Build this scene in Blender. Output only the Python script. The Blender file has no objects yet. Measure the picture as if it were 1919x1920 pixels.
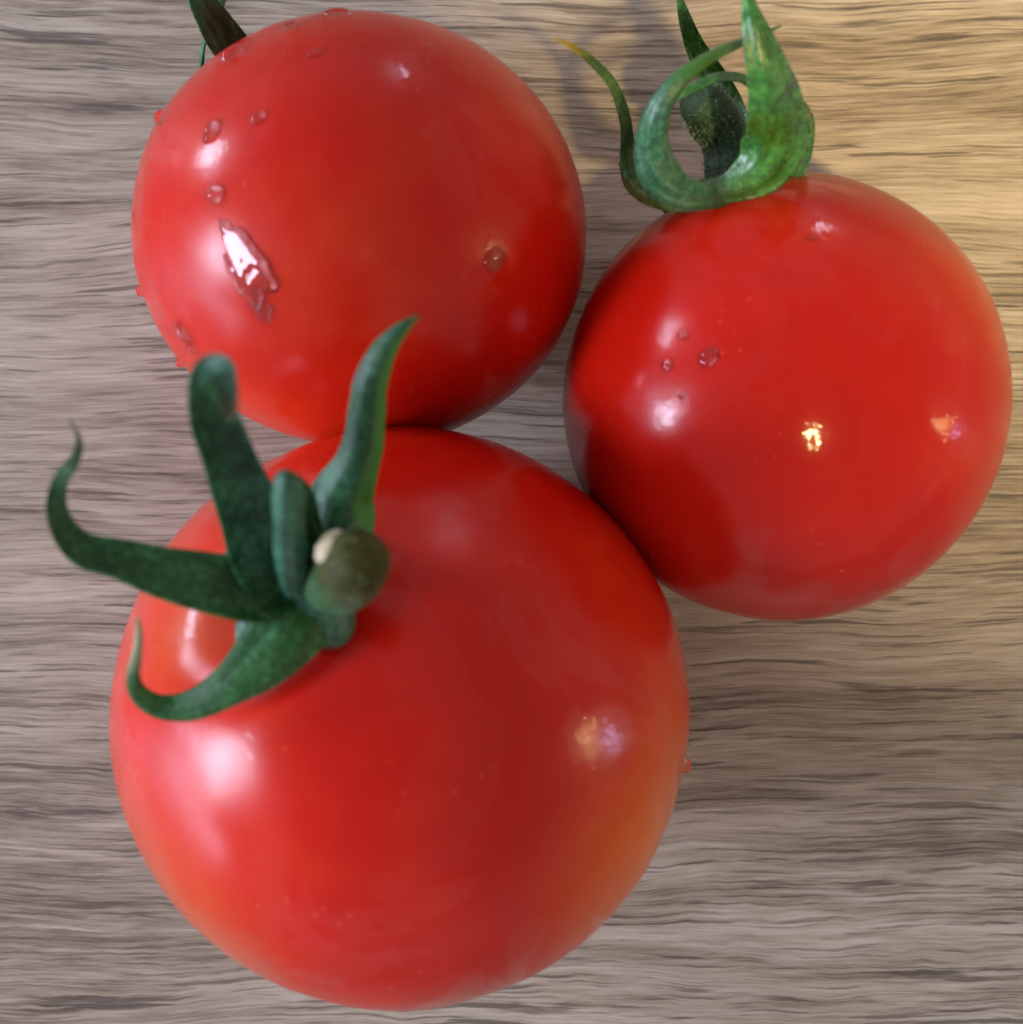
import bpy, bmesh, math, random
from mathutils import Vector, Matrix, noise
random.seed(7)
R = math.radians
sc = bpy.context.scene
col = sc.collection
# ------------------------------------------------------------------ units: 1 blender unit = 1 cm
sc.unit_settings.system = 'METRIC'
sc.unit_settings.scale_length = 0.01

# ------------------------------------------------------------------ camera
H = 10.4                       # lens height above the table (cm)
FPX = 2500.0                   # focal length in photo pixels (photo is 1919 wide)
cam_d = bpy.data.cameras.new("camera")
cam = bpy.data.objects.new("camera", cam_d)
col.objects.link(cam)
cam.location = (0, 0, H)
cam.rotation_euler = (0, 0, 0)
cam_d.sensor_fit = 'HORIZONTAL'
cam_d.sensor_width = 36
cam_d.lens = FPX / 1919 * 36
cam_d.clip_start = 0.1
cam_d.clip_end = 2000
cam_d.dof.use_dof = True
cam_d.dof.focus_distance = H - 1.05
cam_d.dof.aperture_fstop = 0.42
sc.camera = cam

# ------------------------------------------------------------------ view and world
sc.view_settings.view_transform = 'Standard'
sc.view_settings.look = 'None'
sc.view_settings.exposure = 0.0
sc.view_settings.gamma = 1.0
w = bpy.data.worlds.new("World")
sc.world = w
w.use_nodes = True
wn = w.node_tree.nodes
wl = w.node_tree.links
wn.clear()
wo = wn.new('ShaderNodeOutputWorld')
bg = wn.new('ShaderNodeBackground')
tc = wn.new('ShaderNodeTexCoord')
sx = wn.new('ShaderNodeSeparateXYZ')
wr = wn.new('ShaderNodeValToRGB')
mr = wn.new('ShaderNodeMapRange')
wl.new(tc.outputs['Generated'], sx.inputs[0])
wl.new(sx.outputs['X'], mr.inputs[0])
mr.inputs[1].default_value = -1
mr.inputs[2].default_value = 1
wl.new(mr.outputs[0], wr.inputs[0])
wr.color_ramp.elements[0].color = (0.62, 0.68, 0.80, 1)
wr.color_ramp.elements[1].color = (0.80, 0.66, 0.52, 1)
wl.new(wr.outputs[0], bg.inputs[0])
wz = wn.new('ShaderNodeMapRange')
wl.new(sx.outputs['Z'], wz.inputs[0])
wz.inputs[1].default_value = 0.0
wz.inputs[2].default_value = 1.0
wz.inputs[3].default_value = 0.82      # walls
wz.inputs[4].default_value = 0.45      # ceiling, half hidden by the photographer
wl.new(wz.outputs[0], bg.inputs[1])
wl.new(bg.outputs[0], wo.inputs[0])

# ------------------------------------------------------------------ lamps: windows to the left, a far window, warm bulbs
def area(name, direction, dist, sx_, sy_, radiance, color, target=(0, 0, 1.5)):
    d = Vector(direction).normalized()
    l = bpy.data.lights.new(name, 'AREA')
    l.shape = 'RECTANGLE'
    l.size = sx_
    l.size_y = sy_
    l.energy = math.pi * sx_ * sy_ * radiance
    l.color = color
    o = bpy.data.objects.new(name, l)
    col.objects.link(o)
    o.location = Vector(target) + d * dist
    z = d
    x = Vector((0, 0, 1)).cross(z)
    x = x.normalized() if x.length > 1e-4 else Vector((1, 0, 0))
    y = z.cross(x)
    o.rotation_euler = Matrix((x, y, z)).transposed().to_euler()
    return o
area("window_light", (-0.91, -0.20, 0.36), 80, 22, 24, 46, (0.72, 0.78, 1.0))
area("window_light_far", (-0.84, 0.47, 0.22), 90, 16, 16, 34, (0.72, 0.78, 1.0))
area("window_light_low", (-0.88, -0.42, 0.06), 90, 44, 12, 10, (0.74, 0.77, 1.0))
area("doorway_light", (0.22, 0.95, 0.10), 90, 3.5, 7, 24, (0.78, 0.80, 1.0))
area("lamp_bulb", (0.93, -0.20, 0.27), 60, 1.6, 1.0, 190, (1.0, 0.62, 0.25))
area("lamp_bulb", (0.92, -0.16, 0.33), 60, 1.2, 0.9, 260, (1.0, 0.66, 0.30))
area("lamp_bulb", (0.93, -0.10, 0.24), 60, 1.0, 1.0, 200, (1.0, 0.60, 0.24))
area("violet_light", (0.97, -0.17, 0.10), 60, 4.0, 9, 10, (0.62, 0.55, 1.0))  # violet source beside the bulbs, for the violet glints
sp = bpy.data.lights.new("ceiling_spot", 'SPOT')
sp.energy = 74000
sp.color = (1.0, 0.73, 0.30)
sp.spot_size = R(21)  # narrow cone stands in for the phone's shadow over the rest
sp.spot_blend = 1.0
sp.shadow_soft_size = 0.9
spo = bpy.data.objects.new("ceiling_spot", sp)
col.objects.link(spo)
spo.location = (5.5, -12.5, 37)
spo.rotation_euler = (Vector((5.8, 5.3, 0)) - spo.location).to_track_quat('-Z', 'Y').to_euler()

# ------------------------------------------------------------------ helpers
def W(px, py, z):
    """point of the place at height z (cm) that lies at this position of the photograph"""
    d = H - z
    return Vector(((px - 959.5) / FPX * d, (960 - py) / FPX * d, z))

def tag(o, label=None, cat=None, group=None, kind=None):
    if label: o['label'] = label
    if cat: o['category'] = cat
    if group: o['group'] = group
    if kind: o['kind'] = kind
    return o

def link_mesh(name, me, mat, parent=None, origin=None, smooth=True):
    """mesh is given in world coordinates; origin moves the object's pivot"""
    if origin is not None:
        me.transform(Matrix.Translation(-origin))
    o = bpy.data.objects.new(name, me)
    col.objects.link(o)
    if mat: me.materials.append(mat)
    if smooth:
        for p in me.polygons: p.use_smooth = True
    if parent is not None:
        o.parent = parent
        o.location = (origin if origin is not None else Vector((0, 0, 0))) - pivot(parent)
    elif origin is not None:
        o.location = origin
    return o

def pivot(o):
    v = Vector((0, 0, 0))
    while o is not None:
        v = v + o.location
        o = o.parent
    return v

def fbm(v, octv=3):
    s = 0; a = 1; f = 1
    for _ in range(octv):
        s += a * noise.noise(v * f); a *= .5; f *= 2.03
    return s

# node helper
class N:
    def __init__(s, name):
        s.m = bpy.data.materials.new(name)
        s.m.use_nodes = True
        s.t = s.m.node_tree
        s.t.nodes.clear()
        s.out = s.t.nodes.new('ShaderNodeOutputMaterial')
        s.b = s.t.nodes.new('ShaderNodeBsdfPrincipled')
        s.t.links.new(s.b.outputs[0], s.out.inputs[0])
    def put(s, sock, v):
        if hasattr(v, 'links') or isinstance(v, bpy.types.NodeSocket): s.t.links.new(v, sock)
        else: sock.default_value = v
    def coord(s, which='Object'):
        return s.t.nodes.new('ShaderNodeTexCoord').outputs[which]
    def map(s, v, scale=(1, 1, 1), loc=(0, 0, 0), rot=(0, 0, 0)):
        n = s.t.nodes.new('ShaderNodeMapping')
        s.put(n.inputs['Vector'], v)
        n.inputs['Scale'].default_value = scale
        n.inputs['Location'].default_value = loc
        n.inputs['Rotation'].default_value = rot
        return n.outputs[0]
    def noise(s, v, scale=1, detail=4, rough=.5, dist=0, color=False, lac=2.0):
        n = s.t.nodes.new('ShaderNodeTexNoise')
        s.put(n.inputs['Vector'], v)
        n.inputs['Scale'].default_value = scale
        n.inputs['Detail'].default_value = detail
        n.inputs['Roughness'].default_value = rough
        n.inputs['Lacunarity'].default_value = lac
        n.inputs['Distortion'].default_value = dist
        return n.outputs['Color' if color else 'Fac']
    def vor(s, v, scale=1, feature='F1', rnd=1.0):
        n = s.t.nodes.new('ShaderNodeTexVoronoi')
        n.feature = feature
        s.put(n.inputs['Vector'], v)
        n.inputs['Scale'].default_value = scale
        n.inputs['Randomness'].default_value = rnd
        return n.outputs['Distance']
    def math(s, op, a, b=0.0, c=0.0, clamp=False):
        n = s.t.nodes.new('ShaderNodeMath')
        n.operation = op
        n.use_clamp = clamp
        s.put(n.inputs[0], a); s.put(n.inputs[1], b); s.put(n.inputs[2], c)
        return n.outputs[0]
    def vmath(s, op, a, b=None, out=0):
        n = s.t.nodes.new('ShaderNodeVectorMath')
        n.operation = op
        s.put(n.inputs[0], a)
        if b is not None: s.put(n.inputs[3 if op == 'SCALE' else 1], b)
        return n.outputs[out]
    def ramp(s, v, stops, interp='LINEAR'):
        n = s.t.nodes.new('ShaderNodeValToRGB')
        s.put(n.inputs[0], v)
        cr = n.color_ramp
        cr.interpolation = interp
        while len(cr.elements) < len(stops): cr.elements.new(0.5)
        for e, (p, c) in zip(cr.elements, stops):
            e.position = p
            e.color = (c, c, c, 1) if isinstance(c, (int, float)) else (*c, 1)
        return n.outputs[0]
    def rng(s, v, a, b, c=0.0, d=1.0, smooth=True):
        n = s.t.nodes.new('ShaderNodeMapRange')
        if smooth: n.interpolation_type = 'SMOOTHSTEP'
        s.put(n.inputs[0], v)
        n.inputs[1].default_value = a; n.inputs[2].default_value = b
        n.inputs[3].default_value = c; n.inputs[4].default_value = d
        return n.outputs[0]
    def mix(s, f, a, b, mode='MIX'):
        n = s.t.nodes.new('ShaderNodeMix')
        n.data_type = 'RGBA'
        n.blend_type = mode
        n.clamp_factor = True
        s.put(n.inputs[0], f)
        for i, v in ((6, a), (7, b)):
            if isinstance(v, tuple): v = (*v, 1) if len(v) == 3 else v
            s.put(n.inputs[i], v)
        return n.outputs[2]
    def sep(s, v):
        n = s.t.nodes.new('ShaderNodeSeparateXYZ')
        s.put(n.inputs[0], v)
        return n.outputs
    def comb(s, x, y, z):
        n = s.t.nodes.new('ShaderNodeCombineXYZ')
        s.put(n.inputs[0], x); s.put(n.inputs[1], y); s.put(n.inputs[2], z)
        return n.outputs[0]
    def bump(s, h, strength=.3, dist=.02, normal=None):
        n = s.t.nodes.new('ShaderNodeBump')
        n.inputs['Strength'].default_value = strength
        n.inputs['Distance'].default_value = dist
        s.put(n.inputs['Height'], h)
        if normal is not None: s.put(n.inputs['Normal'], normal)
        return n.outputs[0]
    def set(s, **k):
        for n_, v in k.items():
            s.put(s.b.inputs[n_.replace('_', ' ')], v)

# ------------------------------------------------------------------ materials
def wood_material():
    n = N('oak_laminate')
    co = n.coord()
    # gently waving grain direction
    w1 = n.noise(n.map(co, (0.22, 0.35, 1)), 1, 2, .5)
    w2 = n.noise(n.map(co, (0.8, 1.3, 1), (3, 7, 0)), 1, 3, .55)
    w3 = n.noise(n.map(co, (2.6, 3.2, 1), (1, 4, 0)), 1, 3, .6)
    s_ = n.sep(co)
    # the figure is wilder towards the front of the board
    wild = n.rng(s_[1], 0.5, -4.0, 0.35, 1.0)
    off = n.math('ADD', n.math('MULTIPLY', n.math('SUBTRACT', w1, .5), .6),
                 n.math('MULTIPLY', n.math('SUBTRACT', w2, .5), n.math('MULTIPLY', wild, .15)))
    off = n.math('ADD', off, n.math('MULTIPLY', n.math('SUBTRACT', w3, .5), n.math('MULTIPLY', wild, .050)))
    y = n.math('ADD', s_[1], off)
    def g(sx_, sy_, lx=0, d=5, r=.55):
        return n.noise(n.comb(n.math('MULTIPLY_ADD', s_[0], sx_, lx), n.math('MULTIPLY_ADD', y, sy_, lx * 1.7), .3), 1, d, r)
    broad = g(.10, 1.1, 3, 3)
    mid = g(.34, 4.2, 9, 5, .6)
    fine = g(1.1, 22, 5, 6, .72)
    hair = g(2.0, 62, 2, 4, .7)
    v = n.math('MULTIPLY', broad, .40)
    v = n.math('ADD', v, n.math('MULTIPLY', mid, .55))
    v = n.math('ADD', v, n.math('MULTIPLY', fine, .35))
    v = n.math('ADD', v, n.math('MULTIPLY', n.math('SUBTRACT', hair, .5), .65))
    v = n.math('ADD', v, .05)       # mean about .70
    base = n.ramp(n.rng(v, .50, .90, 0, 1, False), [
        (0.0, (.145, .110, .076)), (.22, (.250, .198, .144)), (.45, (.365, .304, .232)),
        (.66, (.455, .388, .306)), (.85, (.530, .462, .378)), (1.0, (.600, .530, .445))])
    # dark pores: short dashes along the grain
    p1 = g(.50, 15, 31, 4, .6)
    p2 = g(.9, 34.0, 17, 3, .55)
    dens = n.noise(n.map(co, (.35, .9, 1), (9, 2, 0)), 1, 2, .5)
    th = n.math('MULTIPLY_ADD', dens, -.20, .715)
    th = n.math('SUBTRACT', th, n.math('MULTIPLY', wild, .02))
    d1 = n.rng(n.math('SUBTRACT', p1, th), -.005, .055)
    d2 = n.rng(n.math('SUBTRACT', p2, n.math('ADD', th, .005)), -.005, .05)
    pores = n.math('MAXIMUM', d1, n.math('MULTIPLY', d2, .75))
    colr = n.mix(n.math('MULTIPLY', pores, .75), base, (.070, .052, .044))
    # light cerused streaks beside the pores
    l1 = g(.6, 9.0, 57, 3, .55)
    lt = n.rng(l1, .60, .74)
    colr = n.mix(n.math('MULTIPLY', lt, .38), colr, (.66, .60, .53))
    # faint reddish tint patches
    red = n.rng(n.noise(n.map(co, (.5, .5, 1), (5, 5, 5)), 1, 3, .5), .45, .70)
    colr = n.mix(n.math('MULTIPLY', red, .18), colr, n.mix(1.0, colr, (1.0, .84, .72), 'MULTIPLY'))
    n.set(Base_Color=colr, Roughness=n.math('MULTIPLY_ADD', fine, .25, .32))
    n.b.inputs['Specular IOR Level'].default_value = .45
    h = n.math('SUBTRACT', n.math('MULTIPLY', fine, .35), n.math('MULTIPLY', pores, .9))
    h = n.math('ADD', h, n.math('MULTIPLY', mid, .5))
    n.set(Normal=n.bump(h, .55, .035))
    return n.m

def tomato_material(name, wet, orange, seed, dry=.27, film=False, tone=1.0):
    """wet: (point, radius) spots (object coordinates) where water wets the skin; orange: the same for areas tinted orange"""
    n = N(name)
    co = n.coord()
    big = n.noise(n.map(co, (.55, .55, .55), (seed, 2, 3)), 1, 3, .5)
    mott = n.noise(n.map(co, (3, 3, 3), (seed, 5, 3)), 1, 5, .65)
    c = n.ramp(n.math('ADD', n.math('MULTIPLY', big, .75), n.math('MULTIPLY', mott, .25)), [
        (.32, (.47 * tone, .006, .002)), (.5, (.55 * tone, .009, .003)), (.68, (.61 * tone, .032, .007))])
    spk = n.vor(n.map(co, (1, 1, 1), (seed, 1, 1)), 11.0)
    spm = n.rng(n.noise(co, 1.3, 2), .50, .66)
    c = n.mix(n.math('MULTIPLY', n.math('MULTIPLY', n.rng(spk, .17, .05), spm), .5), c, (.80, .16, .05))
    def spots(lst, soft, nz):
        tot = None
        dis = n.vmath('ADD', co, n.vmath('SCALE', n.vmath('SUBTRACT', n.noise(co, nz, 4, .6, color=True), (.5, .5, .5)), soft))
        for p, r in lst:
            d = n.vmath('DISTANCE', dis, tuple(p), out=1)
            m = n.rng(d, r * 1.05, r * .95)
            tot = m if tot is None else n.math('MAXIMUM', tot, m)
        return tot if tot is not None else 0.0
    for p, r, cc, a in orange:
        d = n.vmath('DISTANCE', co, tuple(p), out=1)
        m = n.math('MULTIPLY', n.rng(d, r, 0), n.math('MULTIPLY_ADD', mott, .8, .6))
        c = n.mix(n.math('MULTIPLY', m, a, clamp=True), c, cc)
    wm = spots(wet, .34, 5.0)
    kill = wm
    smear = n.rng(n.noise(n.map(co, (.8, .8, .8), (seed, 9, 1)), 1, 5, .62, .6), .53, .555, 0, .45)
    wm = n.math('MAXIMUM', wm, smear)
    n.set(Base_Color=c)
    n.put(n.b.inputs['Roughness'], n.math('MULTIPLY_ADD', n.noise(co, 2.2, 5, .65), .16, dry - .09))
    n.b.inputs['IOR'].default_value = 1.35
    n.b.inputs['Subsurface Weight'].default_value = .18
    n.b.inputs['Subsurface Radius'].default_value = (1.0, .22, .10)
    n.b.inputs['Subsurface Scale'].default_value = .22
    n.set(Coat_Weight=wm)
    if film: n.put(n.b.inputs['Specular IOR Level'], n.math('MULTIPLY_ADD', kill, -.42, .5))
    n.b.inputs['Coat Roughness'].default_value = .03
    n.b.inputs['Coat IOR'].default_value = 1.33
    fineb = n.noise(co, 45, 3, .6)
    n.set(Normal=n.bump(n.math('ADD', n.math('MULTIPLY', mott, .5), n.math('MULTIPLY', fineb, .08)), .12, .03))
    cb = n.noise(co, 6, 4, .6)
    if wet: n.t.links.new(n.bump(n.math('ADD', n.math('MULTIPLY', cb, .7), n.math('MULTIPLY', wm, .25)), .22, .05), n.b.inputs['Coat Normal'])
    return n.m

def green_material(name, dark, mid, light, tip=None, tip_at=.85, rough=.42, seed=0, gloss=.5, base=None, strip=None, base_at=.35):
    n = N(name)
    co = n.coord()
    uv = n.sep(n.coord('UV'))
    a = n.noise(n.map(co, (1, 1, 1), (seed, 0, 0)), 4.0, 6, .72)
    b = n.noise(co, 26, 3, .7)
    f = n.math('ADD', n.math('MULTIPLY', a, .55), n.math('MULTIPLY', b, .45))
    c = n.ramp(f, [(.39, dark), (.5, mid), (.60, light)])
    # veins run along the blade, the midrib is paler
    vein = n.noise(n.comb(n.math('MULTIPLY', uv[0], 16), n.math('MULTIPLY', uv[1], 2.0), seed), 1, 3, .5)
    c = n.mix(n.rng(vein, .5, .75, 0, .35), c, light)
    mid_ = n.rng(n.math('ABSOLUTE', n.math('SUBTRACT', uv[0], .5)), .05, .0)
    c = n.mix(n.math('MULTIPLY', mid_, .25), c, light)
    if strip: c = n.mix(n.rng(n.math('MULTIPLY_ADD', a, .1, uv[0]), .60, .86), c, strip)
    if tip:
        t = n.rng(n.math('MULTIPLY_ADD', a, .14, uv[1]), tip_at, tip_at + .16)
        c = n.mix(t, c, tip)
    if base:
        t = n.rng(n.math('MULTIPLY_ADD', a, .2, uv[1]), base_at, base_at * .35)
        c = n.mix(n.math('MULTIPLY', t, .7), c, base)
    n.set(Base_Color=c, Roughness=n.math('MULTIPLY_ADD', a, .3, rough - .12))
    n.b.inputs['Specular IOR Level'].default_value = gloss
    n.b.inputs['Sheen Weight'].default_value = .08
    n.b.inputs['Sheen Roughness'].default_value = .4
    n.b.inputs['Sheen Tint'].default_value = (.55, .85, .75, 1)
    n.b.inputs['Subsurface Weight'].default_value = .12
    n.b.inputs['Subsurface Radius'].default_value = (.3, .8, .15)
    n.b.inputs['Subsurface Scale'].default_value = .05
    n.set(Normal=n.bump(n.math('ADD', n.math('MULTIPLY', b, .6), n.math('MULTIPLY', vein, .6)), .5, .02))
    return n.m

def water_material():
    n = N('water')
    n.b.inputs['Base Color'].default_value = (1, 1, 1, 1)
    n.b.inputs['Roughness'].default_value = 0.0
    n.b.inputs['IOR'].default_value = 1.33
    n.b.inputs['Transmission Weight'].default_value = 1.0
    return n.m

def hair_material():
    n = N('plant_hair')
    n.b.inputs['Base Color'].default_value = (.42, .55, .40, 1)
    n.b.inputs['Roughness'].default_value = .4
    n.b.inputs['Transmission Weight'].default_value = .25
    return n.m

def scar_material():
    n = N('cut_stem_scar')
    co = n.coord()
    a = n.noise(co, 14, 4, .6)
    n.set(Base_Color=n.ramp(a, [(.3, (.30, .16, .08)), (.5, (.50, .42, .26)), (.7, (.62, .58, .42))]), Roughness=.7)
    return n.m

M_wood = wood_material()
M_water = water_material()
M_hair = hair_material()
M_scar = scar_material()

# ------------------------------------------------------------------ table
def make_table():
    bm = bmesh.new()
    bmesh.ops.create_cube(bm, size=1)
    bmesh.ops.scale(bm, vec=(110, 80, 2.6), verts=bm.verts)
    bmesh.ops.translate(bm, vec=(-8, 6, -1.3), verts=bm.verts)
    bmesh.ops.bevel(bm, geom=bm.edges[:], offset=.15, segments=3, affect='EDGES', profile=.5)
    me = bpy.data.meshes.new('table_top')
    bm.to_mesh(me); bm.free()
    o = link_mesh('table_top', me, M_wood, smooth=False)
    tag(o, 'wooden table top with horizontal grey brown oak grain under the three tomatoes', kind='structure')
make_table()

# ------------------------------------------------------------------ tomatoes
class Tomato:
    def __init__(s, c, r, axis, seed):
        s.c = Vector(c); s.r = Vector(r); s.axis = Vector(axis).normalized(); s.seed = seed
        x = s.axis.orthogonal().normalized()
        s.x = x; s.y = s.axis.cross(x)
    def surf(s, d, out=0.0):
        """skin point in direction d from the centre"""
        d = d.normalized()
        k = 1 / math.sqrt((d.x / s.r.x) ** 2 + (d.y / s.r.y) ** 2 + (d.z / s.r.z) ** 2)
        ct = max(-1, min(1, d.dot(s.axis)))
        th = math.acos(ct)
        ph = math.atan2(d.dot(s.y), d.dot(s.x))
        # dimple at the stem, faint lobes on the shoulder, a tiny nipple at the blossom end
        k *= 1 - .085 * math.exp(-(th / .20) ** 2)
        k *= 1 + .010 * math.sin(th) * math.exp(-((th - .5) / .4) ** 2) * math.cos(5 * ph + s.seed)
        k *= 1 + .004 * fbm(d * 1.7 + Vector((s.seed, 0, 0)), 3) * 1.7
        return s.c + d * (k + out)
    def hit(s, px, py):
        o = Vector((0, 0, H)); d = (W(px, py, 0) - o).normalized()
        oc = Vector([(o[i] - s.c[i]) / s.r[i] for i in range(3)])
        dd = Vector([d[i] / s.r[i] for i in range(3)])
        a = dd.dot(dd); b = oc.dot(dd); q = b * b - a * (oc.dot(oc) - 1)
        if q < 0:
            t = -b / a
        else: t = (-b - math.sqrt(q)) / a
        return o + d * t
    def loc(s, px, py):
        return s.hit(px, py) - s.c
    def body(s, root, mat, nu=180, nv=110):
        vs = []; fs = []
        for j in range(1, nv):
            th = math.pi * j / nv
            for i in range(nu):
                ph = 2 * math.pi * i / nu
                d = s.axis * math.cos(th) + (s.x * math.cos(ph) + s.y * math.sin(ph)) * math.sin(th)
                vs.append(s.surf(d))
        top = len(vs); vs.append(s.surf(s.axis)); bot = len(vs); vs.append(s.surf(-s.axis))
        for j in range(nv - 2):
            for i in range(nu):
                a = j * nu + i; b = j * nu + (i + 1) % nu
                fs.append((a, a + nu, b + nu, b))
        for i in range(nu):
            fs.append((top, i, (i + 1) % nu))
            fs.append((bot, (nv - 2) * nu + (i + 1) % nu, (nv - 2) * nu + i))
        me = bpy.data.meshes.new('skin')
        me.from_pydata(vs, [], fs)
        return link_mesh('skin', me, mat, root, s.c)

def catmull(pts, n):
    out = []
    P = [pts[0] * 2 - pts[1]] + pts + [pts[-1] * 2 - pts[-2]]
    segs = len(pts) - 1
    for k in range(n + 1):
        t = k / n * segs
        i = min(int(t), segs - 1); u = t - i
        a, b, c, d = P[i], P[i + 1], P[i + 2], P[i + 3]
        out.append(.5 * ((2 * b) + (c - a) * u + (2 * a - 5 * b + 4 * c - d) * u * u + (3 * b - a - 3 * c + d) * u ** 3))
    return out

def sepal(parent, mat, pts, thick=.034, cup=.25, face=None, n=44, m=12, seed=0, name='sepal', label=None, wav=.06):
    """pts: (px, py, z, width in photo pixels[, facing vector[, cup]]); a fleshy blade with its midrib fold"""
    C = []
    for p in pts:
        c = W(p[0], p[1], p[2]); wd = p[3] / FPX * (H - p[2])
        f = Vector(p[4]) if len(p) > 4 and p[4] is not None else (Vector(face) if face else (Vector((0, 0, H)) - c))
        cu = p[5] if len(p) > 5 else cup
        C.append((c, wd, f.normalized(), cu))
    cen = catmull([c[0] for c in C], n)
    aux = catmull([Vector((c[1], c[3], 0)) for c in C], n)
    fac = catmull([c[2] for c in C], n)
    vs = []; uvs = []
    ring = 2 * m
    for k in range(n + 1):
        t = (cen[min(k + 1, n)] - cen[max(k - 1, 0)]).normalized()
        f = fac[k].normalized()
        s = t.cross(f)
        s = s.normalized() if s.length > 1e-4 else Vector((1, 0, 0))
        f = s.cross(t).normalized()
        wd = max(aux[k].x, .012); cu = aux[k].y
        th = min(thick, wd * .5)
        wob = 1 + wav * fbm(Vector((k * .13, seed * 3.1, 0)), 3)
        row = []
        for i in range(ring):
            a = 2 * math.pi * i / ring
            u = math.cos(a); q = math.sin(a)
            e = abs(u)
            x = u * wd * .5 * wob
            # rounded edges, full middle, slightly raised midrib on the back
            y = q * th * .5 * (1 - .25 * e) * (1 + (.35 if q < 0 else 0) * math.exp(-(u / .2) ** 2))
            y += cu * wd * (e ** 1.6) * .5
            y += .036 * wd * math.cos(u * 9.4 + seed + .6 * math.sin(k * .2 + seed))
            y += .10 * wd * wav * 3 * noise.noise(Vector((k * .22, u * 1.7, seed * 1.3)))
            row.append(cen[k] + s * x + f * y)
            uvs.append((.5 + .5 * u, k / n))
        vs += row
    fs = []
    for k in range(n):
        for i in range(ring):
            a = k * ring + i; b = k * ring + (i + 1) % ring
            fs.append((a, b, b + ring, a + ring))
    fs.append(tuple(range(ring - 1, -1, -1)))
    fs.append(tuple(n * ring + i for i in range(ring)))
    me = bpy.data.meshes.new(name)
    me.from_pydata(vs, [], fs)
    uvl = me.uv_layers.new(name='UVMap')
    for l in me.loops: uvl.data[l.index].uv = uvs[l.vertex_index]
    o = link_mesh(name, me, mat, parent, cen[0])
    if label: o['label'] = label
    o['_path'] = 0
    del o['_path']
    return o, vs

def tube(name, parent, mat, pts, radii, n=30, m=24, seed=0, rough=.05, endcap=None, squash=1.0, wpts=None):
    P = wpts if wpts else [W(*p) for p in pts]
    cen = catmull(P, n)
    rr = catmull([Vector((r, 0, 0)) for r in radii], n)
    t0 = (cen[1] - cen[0]).normalized()
    u = t0.orthogonal().normalized()
    vs = []; uvs = []
    for k in range(n + 1):
        t = (cen[min(k + 1, n)] - cen[max(k - 1, 0)]).normalized()
        u = (u - t * u.dot(t)).normalized()
        v = t.cross(u)
        for i in range(m):
            a = 2 * math.pi * i / m
            r = max(rr[k].x, .004) * (1 + rough * fbm(Vector((math.cos(a) * 1.5, math.sin(a) * 1.5, k * .12 + seed)), 3))
            vs.append(cen[k] + u * math.cos(a) * r + v * math.sin(a) * r * squash)
            uvs.append((i / m, k / n))
    fs = []
    for k in range(n):
        for i in range(m):
            a = k * m + i; b = k * m + (i + 1) % m
            fs.append((a, b, b + m, a + m))
    for base_, sgn, k in ((0, -1, 0), (n * m, 1, n)):
        t = (cen[1] - cen[0]).normalized() if k == 0 else (cen[n] - cen[n - 1]).normalized()
        vs.append(cen[k] + t * sgn * .01); uvs.append((.5, k / n))
        c = len(vs) - 1
        for i in range(m):
            a = base_ + i; b = base_ + (i + 1) % m
            fs.append((c, a, b) if sgn > 0 else (c, b, a))
    me = bpy.data.meshes.new(name)
    me.from_pydata(vs, [], fs)
    uvl = me.uv_layers.new(name='UVMap')
    for l in me.loops: uvl.data[l.index].uv = uvs[l.vertex_index]
    return link_mesh(name, me, mat, parent, cen[0]), vs

def hairs(parent, src, count, length, seed, name='fine_hairs', towards=None):
    """short fuzz on calyx and stem: thin three sided needles leaving the surface"""
    rnd = random.Random(seed)
    me0 = src.data
    off = pivot(src)
    vs = []; fs = []
    polys = me0.polygons
    for _ in range(count):
        p = polys[rnd.randrange(len(polys))]
        if len(p.vertices) > 4: continue
        c = p.center + off
        nn = Vector(p.normal)
        d = (nn + Vector((rnd.uniform(-.6, .6), rnd.uniform(-.6, .6), rnd.uniform(-.6, .6)))).normalized()
        L = length * rnd.uniform(.4, 1.2)
        a = d.orthogonal().normalized(); b = d.cross(a)
        r = .0019
        k = len(vs)
        bend = Vector((rnd.uniform(-1, 1), rnd.uniform(-1, 1), rnd.uniform(-1, 1))) * L * .25
        for j in range(3):
            an = j * 2.0944
            vs.append(c + a * math.cos(an) * r + b * math.sin(an) * r)
        for j in range(3):
            an = j * 2.0944
            vs.append(c + d * L * .55 + bend * .4 + (a * math.cos(an) + b * math.sin(an)) * r * .7)
        vs.append(c + d * L + bend)
        for j in range(3):
            j2 = (j + 1) % 3
            fs += [(k + j, k + j2, k + 3 + j2, k + 3 + j), (k + 3 + j, k + 3 + j2, k + 6)]
    me = bpy.data.meshes.new(name)
    me.from_pydata(vs, [], fs)
    o = link_mesh(name, me, M_hair, parent, off.copy())
    o['kind'] = 'stuff'
    return o

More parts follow.
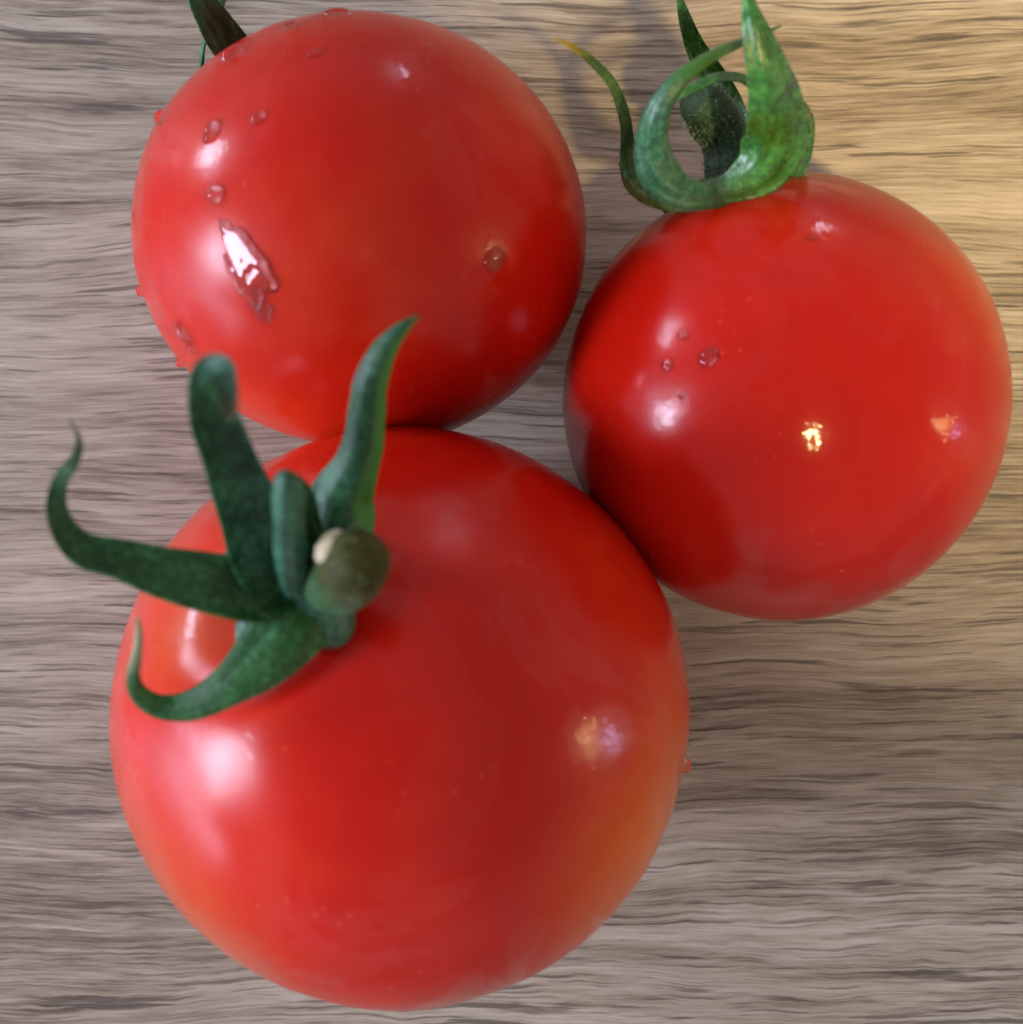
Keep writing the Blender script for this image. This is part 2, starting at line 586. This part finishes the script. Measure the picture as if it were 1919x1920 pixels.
def hub(parent, mat, T, centre_dir, rad, height, seed, lift=.0, lobes=5, dip=.35):
    """the fleshy disc of the calyx lying on the skin"""
    ax = centre_dir.normalized()
    x = ax.orthogonal().normalized(); y = ax.cross(x)
    nr, na = 14, 60
    vs = []; fs = []; uvs = []
    R0 = T.r.length / math.sqrt(3)
    for side in (1, -1):
        for j in range(nr + 1):
            q = j / nr
            for i in range(na):
                a = 2 * math.pi * i / na
                rr = rad * (1 + .16 * math.cos(lobes * a + seed) + .05 * fbm(Vector((math.cos(a), math.sin(a), seed)), 3))
                ang = q * rr / R0
                d = ax * math.cos(ang) + (x * math.cos(a) + y * math.sin(a)) * math.sin(ang)
                p = T.surf(d)
                base_lift = lift + .015
                hh = height * (1 - q ** 3) * (1 - dip * math.exp(-(q / .3) ** 2)) * (1 + .25 * fbm(Vector((d.x * 6, d.y * 6, d.z * 6 + seed)), 3))
                edge = .03 * q ** 4
                o_ = base_lift + (hh + .02 if side > 0 else -.05 * (1 - q)) + edge * (1 if side > 0 else .0)
                vs.append(p + d * o_)
                uvs.append((.5 + .4 * q * math.cos(a), .2 * q))
    S = (nr + 1) * na
    for sd in (0, 1):
        for j in range(nr):
            for i in range(na):
                a = sd * S + j * na + i; b = sd * S + j * na + (i + 1) % na
                f = (a, a + na, b + na, b)
                fs.append(f if sd == 0 else f[::-1])
    for i in range(na):
        a = nr * na + i; b = nr * na + (i + 1) % na
        fs.append((a, a + S, b + S, b))
    me = bpy.data.meshes.new('calyx')
    me.from_pydata(vs, [], fs)
    uvl = me.uv_layers.new(name='UVMap')
    for l in me.loops: uvl.data[l.index].uv = uvs[l.vertex_index]
    return link_mesh('calyx', me, mat, parent, T.surf(ax))

def root_empty(name, T):
    e = bpy.data.objects.new(name, None)
    col.objects.link(e)
    e.empty_display_size = .5
    e.location = (T.c.x, T.c.y, 0)
    return e

TA = Tomato((-0.9927, 1.835, 1.5), (1.4905, 1.405, 1.5), (-.55, .66, -.50), 1.0)
TB = Tomato((1.7952, .7523, 1.5), (1.4469, 1.477, 1.5), (-.30, .94, .12), 2.3)
TC = Tomato((-.6924, -1.2746, 1.8), (1.8239, 1.8214, 1.8), (-.40, .43, .80), 4.1)

def L(T, lst): return [(T.loc(x, y), r) for x, y, r in lst]
MA = tomato_material('tomato_skin_wet',
    L(TA, [(930, 490, .13), (885, 215, .07), (775, 130, .15)]),
    [(TA.loc(520, 800), 1.1, (.68, .05, .01), .6)], 1.0, .28, True, .96)
MB = tomato_material('tomato_skin_dry',
    L(TB, [(1540, 805, .27), (1760, 805, .16), (1505, 435, .17), (1810, 830, .12)]),
    [(TB.loc(1860, 500), 1.0, (.70, .12, .02), .5)], 5.0, .24, True, .84)  # orange patch paints the warm light along the right edge into the skin
MC = tomato_material('tomato_skin_orange',
    L(TC, [(1105, 1385, .17), (1150, 1370, .16)]),
    [(TC.loc(1235, 1560), 1.25, (.80, .20, .02), .8), (TC.loc(330, 1700), 1.2, (.56, .10, .02), .7), (TC.loc(330, 1200), .5, (.60, .09, .015), .6)], 9.0, .27, False, 1.06)

# ---- top left tomato, seen from the side away from its stem
rA = root_empty('cherry_tomato', TA)
tag(rA, 'wet red cherry tomato at upper left, dotted with water drops, its leaves mostly hidden', 'tomato', 'three cherry tomatoes on the table')
TA.body(rA, MA)
G_A = green_material('calyx_green_deep', (.008, .040, .012), (.016, .085, .030), (.045, .17, .075), seed=2)  # dark green of the mostly hidden calyx
hA = hub(rA, G_A, TA, TA.axis, .42, .10, 1)
z0 = 1.25
sepal(hA, G_A, [(470, 190, .95, 90), (428, 100, 1.30, 92), (403, 50, 1.55, 72), (376, 0, 1.7, 50), (355, -50, 1.75, 24), (345, -90, 1.7, 5)],
      cup=.35, face=(.15, .15, 1), seed=1)
sepal(hA, G_A, [(480, 210, .9, 60), (415, 175, 1.0, 34), (382, 140, 1.15, 17), (379, 105, 1.3, 14), (388, 60, 1.4, 10), (398, 30, 1.45, 3)],
      cup=.2, face=(-.6, .3, 1), seed=2)
sepal(hA, G_A, [(450, 160, .9, 60), (415, 75, .95, 22), (406, 35, 1.15, 12), (414, 8, 1.3, 14), (416, -15, 1.45, 18), (405, -50, 1.6, 10), (390, -80, 1.6, 3)],
      cup=.2, seed=3)
tube('stem', hA, G_A, None, [.11, .10, .09, .10], seed=2, wpts=[TA.surf(TA.axis, -.05), TA.surf(TA.axis, .12), TA.surf(TA.axis, .20) + Vector((.06, -.02, -.08)), TA.surf(TA.axis, .24) + Vector((.16, -.03, -.16))])

# ---- right tomato, its calyx pointing at the top edge
rB = root_empty('cherry_tomato', TB)
tag(rB, 'red cherry tomato at right with its open green calyx pointing at the top edge', 'tomato', 'three cherry tomatoes on the table')
TB.body(rB, MB)
G_B = green_material('calyx_green', (.005, .045, .005), (.015, .120, .010), (.045, .24, .03), seed=4, rough=.24, gloss=.8, base=(.03, .06, .012))
G_B2 = green_material('calyx_green_bluish', (.008, .052, .022), (.020, .110, .046), (.060, .22, .11), seed=5, rough=.30, gloss=.6, tip=(.045, .15, .02), tip_at=.6, base=(.025, .055, .015))
G_BT = green_material('calyx_green_yellow_tip', (.022, .060, .016), (.045, .11, .020), (.10, .22, .05), seed=6, tip=(.42, .27, .02), tip_at=.80)
G_BR = green_material('calyx_green_rim', (.020, .050, .014), (.040, .10, .026), (.12, .24, .09), seed=14, rough=.5)
G_BS = green_material('stem_green', (.008, .032, .008), (.016, .055, .016), (.04, .11, .04), seed=7, rough=.6)
hB = hub(rB, G_B, TB, TB.axis, .34, .12, 1)
z = 1.9
# rim of the calyx that stands off the skin, seen from its edge
rim, _ = sepal(hB, G_BR, [(1172, 300, 1.75, 26), (1190, 345, 1.95, 40), (1240, 372, 2.15, 50), (1310, 372, 2.28, 58), (1390, 352, 2.30, 66), (1450, 330, 2.2, 66), (1500, 296, 2.05, 50), (1518, 250, 1.95, 26)],
      cup=-.30, thick=.10, seed=11, name='calyx_rim', face=(0, -.55, 1), wav=.12)
sa, _ = sepal(hB, G_BT, [(1290, 376, 2.05, 30), (1225, 374, 1.95, 46), (1184, 335, 1.85, 46), (1172, 280, 1.85, 42), (1168, 225, 2.0, 34), (1147, 160, 2.15, 25), (1104, 112, 2.3, 20), (1068, 86, 2.35, 13), (1038, 71, 2.35, 4)],
      cup=.45, face=(.7, .1, 1), seed=12, label='outermost sepal with a yellow tip')
sb, _ = sepal(hB, G_B2, [(1405, 352, 2.30, 34), (1345, 366, 2.38, 48), (1282, 360, 2.46, 66), (1238, 330, 2.52, 80), (1220, 280, 2.6, 72), (1228, 218, 2.75, 54), (1262, 160, 2.85, 40), (1320, 112, 2.85, 27), (1385, 80, 2.75, 20), (1430, 62, 2.55, 13), (1464, 48, 2.4, 5)],
      cup=-.22, thick=.07, face=(-.45, -.1, 1), seed=13)
sc_, _ = sepal(hB, G_B, [(1470, 290, 1.95, 60), (1440, 200, 2.0, 40), (1400, 152, 2.1, 30), (1345, 146, 2.2, 24), (1290, 172, 2.25, 18), (1240, 200, 2.2, 12), (1205, 215, 2.15, 8), (1178, 214, 2.1, 3)],
      cup=.2, face=(.1, .5, 1), seed=14)
se, _ = sepal(hB, G_B, [(1390, 330, 1.55, 70), (1385, 270, 1.35, 70), (1368, 205, 1.25, 62), (1340, 150, 1.3, 54), (1310, 95, 1.45, 42), (1288, 40, 1.6, 28), (1272, -15, 1.7, 8)],
      cup=.3, face=(-.5, .2, 1), seed=15)
sd, _ = sepal(hB, G_B, [(1325, 358, 2.36, 34), (1375, 348, 2.42, 64), (1425, 318, 2.5, 108), (1456, 270, 2.62, 132), (1462, 215, 2.8, 122), (1450, 155, 2.95, 98), (1432, 95, 3.05, 72), (1412, 30, 3.1, 42), (1398, -40, 3.1, 8)],
      cup=-.30, thick=.06, face=(.15, -.1, 1), seed=16)
sf, _ = sepal(hB, G_B, [(1400, 350, 2.2, 40), (1480, 318, 2.2, 56), (1516, 250, 2.2, 34), (1505, 205, 2.4, 26), (1475, 180, 2.55, 10)],
      cup=.4, face=(1, 0, .7), seed=17)
stB, _ = tube('stem', hB, G_BS, [(1375, 350, 1.75), (1368, 300, 1.72), (1352, 248, 1.75), (1328, 208, 1.85), (1308, 190, 1.95)],
      [.19, .165, .165, .17, .13], seed=3, rough=.10)
for src, nn_, ln, sd_ in ((stB, 700, .05, 1), (rim, 400, .035, 2), (sd, 260, .035, 3), (sb, 220, .03, 4), (se, 250, .05, 5), (sf, 200, .05, 6)):
    hairs(hB, src, nn_, ln, sd_)

# ---- bottom tomato, the largest, its calyx raised towards the lens
rC = root_empty('cherry_tomato', TC)
tag(rC, 'largest cherry tomato at the bottom, dark green calyx raised on its upper left shoulder', 'tomato', 'three cherry tomatoes on the table')
TC.body(rC, MC)
G_C = green_material('calyx_green_dull', (.008, .050, .014), (.020, .115, .034), (.055, .22, .085), seed=8, rough=.45, gloss=.3)
G_C1 = green_material('calyx_green_dark', (.007, .038, .010), (.018, .082, .024), (.05, .18, .07), seed=9, gloss=.3, tip=(.20, .19, .13), tip_at=.88)
G_C4 = green_material('calyx_green_pale_tip', (.010, .052, .012), (.024, .105, .026), (.055, .20, .065), seed=10, gloss=.3, tip=(.34, .32, .20), tip_at=.76)
G_C3 = green_material('calyx_green_fresh', (.004, .028, .010), (.012, .066, .022), (.04, .15, .07), seed=11, rough=.42, gloss=.4, strip=(.045, .22, .04))
G_C2 = green_material('calyx_green_brown_tip', (.005, .030, .014), (.013, .065, .032), (.045, .17, .10), seed=15, tip=(.055, .045, .018), tip_at=.84, gloss=.3)
G_CS = green_material('stem_olive', (.020, .022, .003), (.042, .042, .005), (.070, .085, .014), seed=12, rough=.6, gloss=.2, base_at=.85, base=(.025, .12, .045))
G_CM = green_material('calyx_green_teal', (.010, .055, .030), (.024, .11, .058), (.06, .22, .13), seed=13, rough=.4)
hcdir = TC.hit(548, 1085) - TC.c
hC = hub(rC, G_CM, TC, hcdir, .44, .30, 2, lobes=5, dip=.1)
s1, _ = sepal(hC, G_C1, [(560, 1120, 3.45, 70), (480, 1110, 3.68, 118), (380, 1090, 3.82, 112), (300, 1072, 3.90, 96), (225, 1048, 3.96, 78), (160, 1032, 4.0, 66), (122, 995, 4.05, 52), (106, 950, 4.1, 40), (114, 900, 4.15, 30), (140, 862, 4.2, 21), (148, 825, 4.2, 13), (130, 786, 4.15, 5)],
      cup=.34, seed=21, label='long sepal curling out over the wood')
s2, _ = sepal(hC, G_C2, [(548, 1120, 3.42, 80), (506, 1040, 3.72, 142), (462, 940, 3.92, 122), (430, 860, 4.1, 104), (405, 790, 4.3, 92), (396, 742, 4.5, 88), (400, 706, 4.62, 80), (414, 700, 4.78, 66), (424, 728, 4.86, 48), (430, 765, 4.84, 30), (432, 785, 4.78, 8)],
      cup=.50, seed=22)
s3, _ = sepal(hC, G_C3, [(600, 1060, 3.50, 120), (636, 985, 3.50, 134), (643, 935, 3.56, 122), (668, 880, 3.66, 88), (684, 830, 3.76, 76), (690, 780, 3.86, 72), (698, 715, 3.98, 66), (722, 655, 4.05, 46), (755, 615, 4.08, 26), (787, 590, 4.08, 5)],
      cup=-.45, thick=.05, face=(.25, 0, 1), seed=23, label='bright upright sepal with a wet bluish sheen')
s6, _ = sepal(hC, G_C1, [(585, 1110, 3.6, 70), (580, 1050, 3.7, 76), (572, 985, 3.8, 70), (562, 930, 3.9, 54), (548, 898, 4.0, 30), (540, 885, 4.05, 8)],
      cup=.15, wav=.12, seed=28)
s4, _ = sepal(hC, G_C4, [(565, 1070, 3.42, 80), (550, 1155, 3.66, 150), (500, 1225, 3.68, 128), (430, 1285, 3.66, 84), (360, 1322, 3.60, 60), (300, 1325, 3.58, 46), (262, 1302, 3.66, 36), (250, 1270, 3.80, 26), (257, 1225, 3.9, 20), (260, 1190, 3.95, 15), (258, 1158, 3.98, 6)],
      cup=-.18, seed=24, label='lower sepal curling to a pale dry tip')
s5, _ = sepal(hC, G_CM, [(545, 1110, 3.72, 60), (536, 1060, 3.95, 66), (533, 1000, 4.15, 66), (532, 945, 4.3, 70), (535, 905, 4.38, 62), (540, 882, 4.40, 22)],
      cup=-.5, thick=.07, face=(-.25, -.2, 1), seed=25)
stC, _ = tube('stem', hC, G_CS, [(596, 1095, 3.5), (630, 1098, 3.75), (656, 1072, 4.0), (668, 1052, 4.22), (670, 1046, 4.34)],
      [.12, .15, .168, .158, .08], seed=5, rough=.08)
scar, _ = tube('cut_end', stC, M_scar, [(640, 1040, 4.12), (622, 1026, 4.20), (610, 1013, 4.22)], [.10, .095, .055], n=8, m=16, seed=6, rough=.15)
for src, nn_, ln, sd_ in ((s4, 160, .03, 11), (s1, 140, .03, 12), (s2, 200, .03, 13), (s5, 120, .03, 14), (stC, 90, .025, 15)):
    hairs(hC, src, nn_, ln, sd_)

# ------------------------------------------------------------------ water drops, each one a thing lying on the skin
def drop(T, px, py, la, lb, ang, hgt, label, seed):
    ragged = .10; name = 'water_drop'
    p0 = T.hit(px, py)
    d = (p0 - T.c).normalized()
    p0 = T.surf(d)
    e = .02
    t1 = d.orthogonal().normalized(); t2 = d.cross(t1)
    nrm = (T.surf(d + t1 * e) - p0).cross(T.surf(d + t2 * e) - p0).normalized()
    if nrm.dot(d) < 0: nrm = -nrm
    # long axis direction measured in the picture plane
    dirv = Vector((math.cos(R(ang)), math.sin(R(ang)), 0))
    a = (dirv - nrm * dirv.dot(nrm)).normalized(); b = nrm.cross(a)
    vs = []; fs = []
    nr, na = (10, 28) if ragged < .2 else (16, 120)
    for j in range(nr):
        ph = (j / (nr - .0)) * math.pi * .5
        for i in range(na):
            t = 2 * math.pi * i / na
            wob = 1 + ragged * fbm(Vector((math.cos(t) * (1.2 if ragged < .2 else 2.2), math.sin(t) * (1.2 if ragged < .2 else 2.2), seed * 2.7)), 4)
            rr = (math.cos(ph) ** .75 if ragged < .2 else 1 - j / nr) * wob
            hz = math.sin(ph) if ragged < .2 else (1 - (1 - j / nr) ** 2) * (1 + .10 * fbm(Vector((math.cos(t) * rr * 4, math.sin(t) * rr * 4, 7)), 3) * rr)
            q = p0 + a * math.cos(t) * la * rr + b * math.sin(t) * lb * rr
            base = T.surf(q - T.c)
            vs.append(base + nrm * (hgt * hz - .006))
    vs.append(p0 + nrm * (hgt - .006)); top = len(vs) - 1
    vs.append(p0 - nrm * .012); bot = len(vs) - 1
    for j in range(nr - 1):
        for i in range(na):
            x = j * na + i; y = j * na + (i + 1) % na
            fs.append((x, y, y + na, x + na))
    for i in range(na):
        fs.append(((nr - 1) * na + i, (nr - 1) * na + (i + 1) % na, top))
        fs.append((i, bot, (i + 1) % na))
    me = bpy.data.meshes.new(name)
    me.from_pydata(vs, [], fs)
    o = link_mesh(name, me, M_water, None, p0)
    tag(o, label, 'water drop', 'water drops on the tomatoes')
def film(T, px, py, la, lb, ang, label, seed):
    """a thin ragged puddle, thicker on its right, that leans its surface towards the window"""
    d = (T.hit(px, py) - T.c).normalized()
    p0 = T.surf(d)
    nrm = Vector((d.x / T.r.x ** 2, d.y / T.r.y ** 2, d.z / T.r.z ** 2)).normalized()
    dirv = Vector((math.cos(R(ang)), math.sin(R(ang)), 0))
    a = (dirv - nrm * dirv.dot(nrm)).normalized(); b = nrm.cross(a)
    vs = []; fs = []
    nr, na = 18, 120
    for j in range(nr):
        r = 1 - j / nr
        for i in range(na):
            t = 2 * math.pi * i / na
            n_ = fbm(Vector((math.cos(t) * 1.9, math.sin(t) * 1.9, seed)), 3)
            left = .5 - .5 * math.sin(t)
            wob = 1 + (.22 + .42 * left) * n_ * r ** 3
            u = math.cos(t) * r * wob; v = math.sin(t) * r * wob * (1 + .35 * math.cos(t))
            edge = min(1.0, (1 - r) / .14); edge = edge * (2 - edge)
            h = .012 + .15 * lb * (v + 1) + .62 * (u * la) ** 2 / (2 * 1.45)
            h += .0012 * fbm(Vector((u * 3, v * 2, 5)), 2)
            q = p0 + a * u * la + b * v * lb
            vs.append(T.surf(q - T.c) + nrm * (h * edge - .004))
    vs.append(T.surf(p0 - T.c) + nrm * (.012 + .15 * lb - .004)); top = len(vs) - 1
    vs.append(p0 - nrm * .03); bot = len(vs) - 1
    for j in range(nr - 1):
        for i in range(na):
            x = j * na + i; y = j * na + (i + 1) % na
            fs.append((x, y, y + na, x + na))
    for i in range(na):
        fs.append(((nr - 1) * na + i, (nr - 1) * na + (i + 1) % na, top))
        fs.append((i, bot, (i + 1) % na))
    me = bpy.data.meshes.new('water_puddle')
    me.from_pydata(vs, [], fs)
    tag(link_mesh('water_puddle', me, M_water, None, p0), label, 'water puddle')
k = 0
for T, px, py, la, lb, ang, hg, lab in [
    (TA, 398, 246, .085, .042, 62, .05, 'long slanting water drop at the upper left soft highlight of the wet tomato'),
    (TA, 484, 220, .055, .040, 20, .035, 'small flat water drop right of the slanting drop on the wet tomato'),
    (TA, 404, 364, .055, .058, 90, .06, 'round water drop with two glints above the white window reflection'),
    (TA, 346, 622, .085, .050, -52, .06, 'large water drop near the lower left edge of the wet tomato'),
    (TA, 362, 652, .050, .044, 10, .05, 'orange glinting water drop just below the large lower left drop'),
    (TA, 306, 222, .055, .045, 60, .055, 'water drop bulging from the upper left outline of the wet tomato'),
    (TA, 436, 104, .085, .055, 25, .06, 'water drop bulging from the outline right beside the hidden green leaf'),
    (TA, 545, 52, .060, .040, 20, .04, 'low water drop on the top outline, left of the highest point of the wet tomato'),
    (TA, 632, 28, .090, .045, 5, .045, 'wide flat water drop at the highest point of the wet tomato outline'),
    (TA, 262, 546, .040, .030, 90, .04, 'tiny water drop on the left outline of the wet tomato beside grey wood'),
    (TA, 334, 682, .035, .028, 60, .04, 'tiny water drop on the lower left outline above the curled green leaf'),
    (TA, 930, 486, .085, .080, 40, .022, 'round flat water drop ringed with warm lamp glints on the right of the wet tomato'),
    (TA, 484, 546, .034, .028, 50, .03, 'tiny water drop at the lower right tip of the white window reflection'),
    (TA, 590, 100, .055, .035, 15, .03, 'faint water drop under the top outline of the wet tomato'),
    (TB, 1328, 670, .070, .058, 30, .035, 'largest clear water drop on the left side of the right tomato'),
    (TB, 1252, 686, .036, .040, 90, .035, 'small water drop just above the large white highlight of the right tomato'),
    (TB, 1281, 628, .030, .040, 90, .03, 'topmost small water drop between the two soft highlights of the right tomato'),
    (TB, 1278, 742, .024, .026, 90, .03, 'tiny dark water drop inside the large white highlight of the right tomato'),
    (TB, 1522, 446, .040, .022, -10, .02, 'tiny water drop beside the small violet glint below the green calyx'),
    (TC, 1290, 1436, .05, .045, 90, .05, 'single water drop bulging from the right outline of the largest tomato'),
]:
    drop(T, px, py, la, lb, ang, hg, lab, k); k += 1
film(TA, 488, 580, .075, .060, -30, 'small ragged patch of water below the right end of the white window reflection', 12)
film(TA, 456, 492, .25, .125, -72, 'ragged flat puddle of water catching the white window reflection on the wet tomato', 31)

# ------------------------------------------------------------------ render settings
sc.render.engine = 'CYCLES'
sc.cycles.max_bounces = 10
sc.cycles.transmission_bounces = 8
sc.cycles.caustics_refractive = True
sc.cycles.caustics_reflective = False
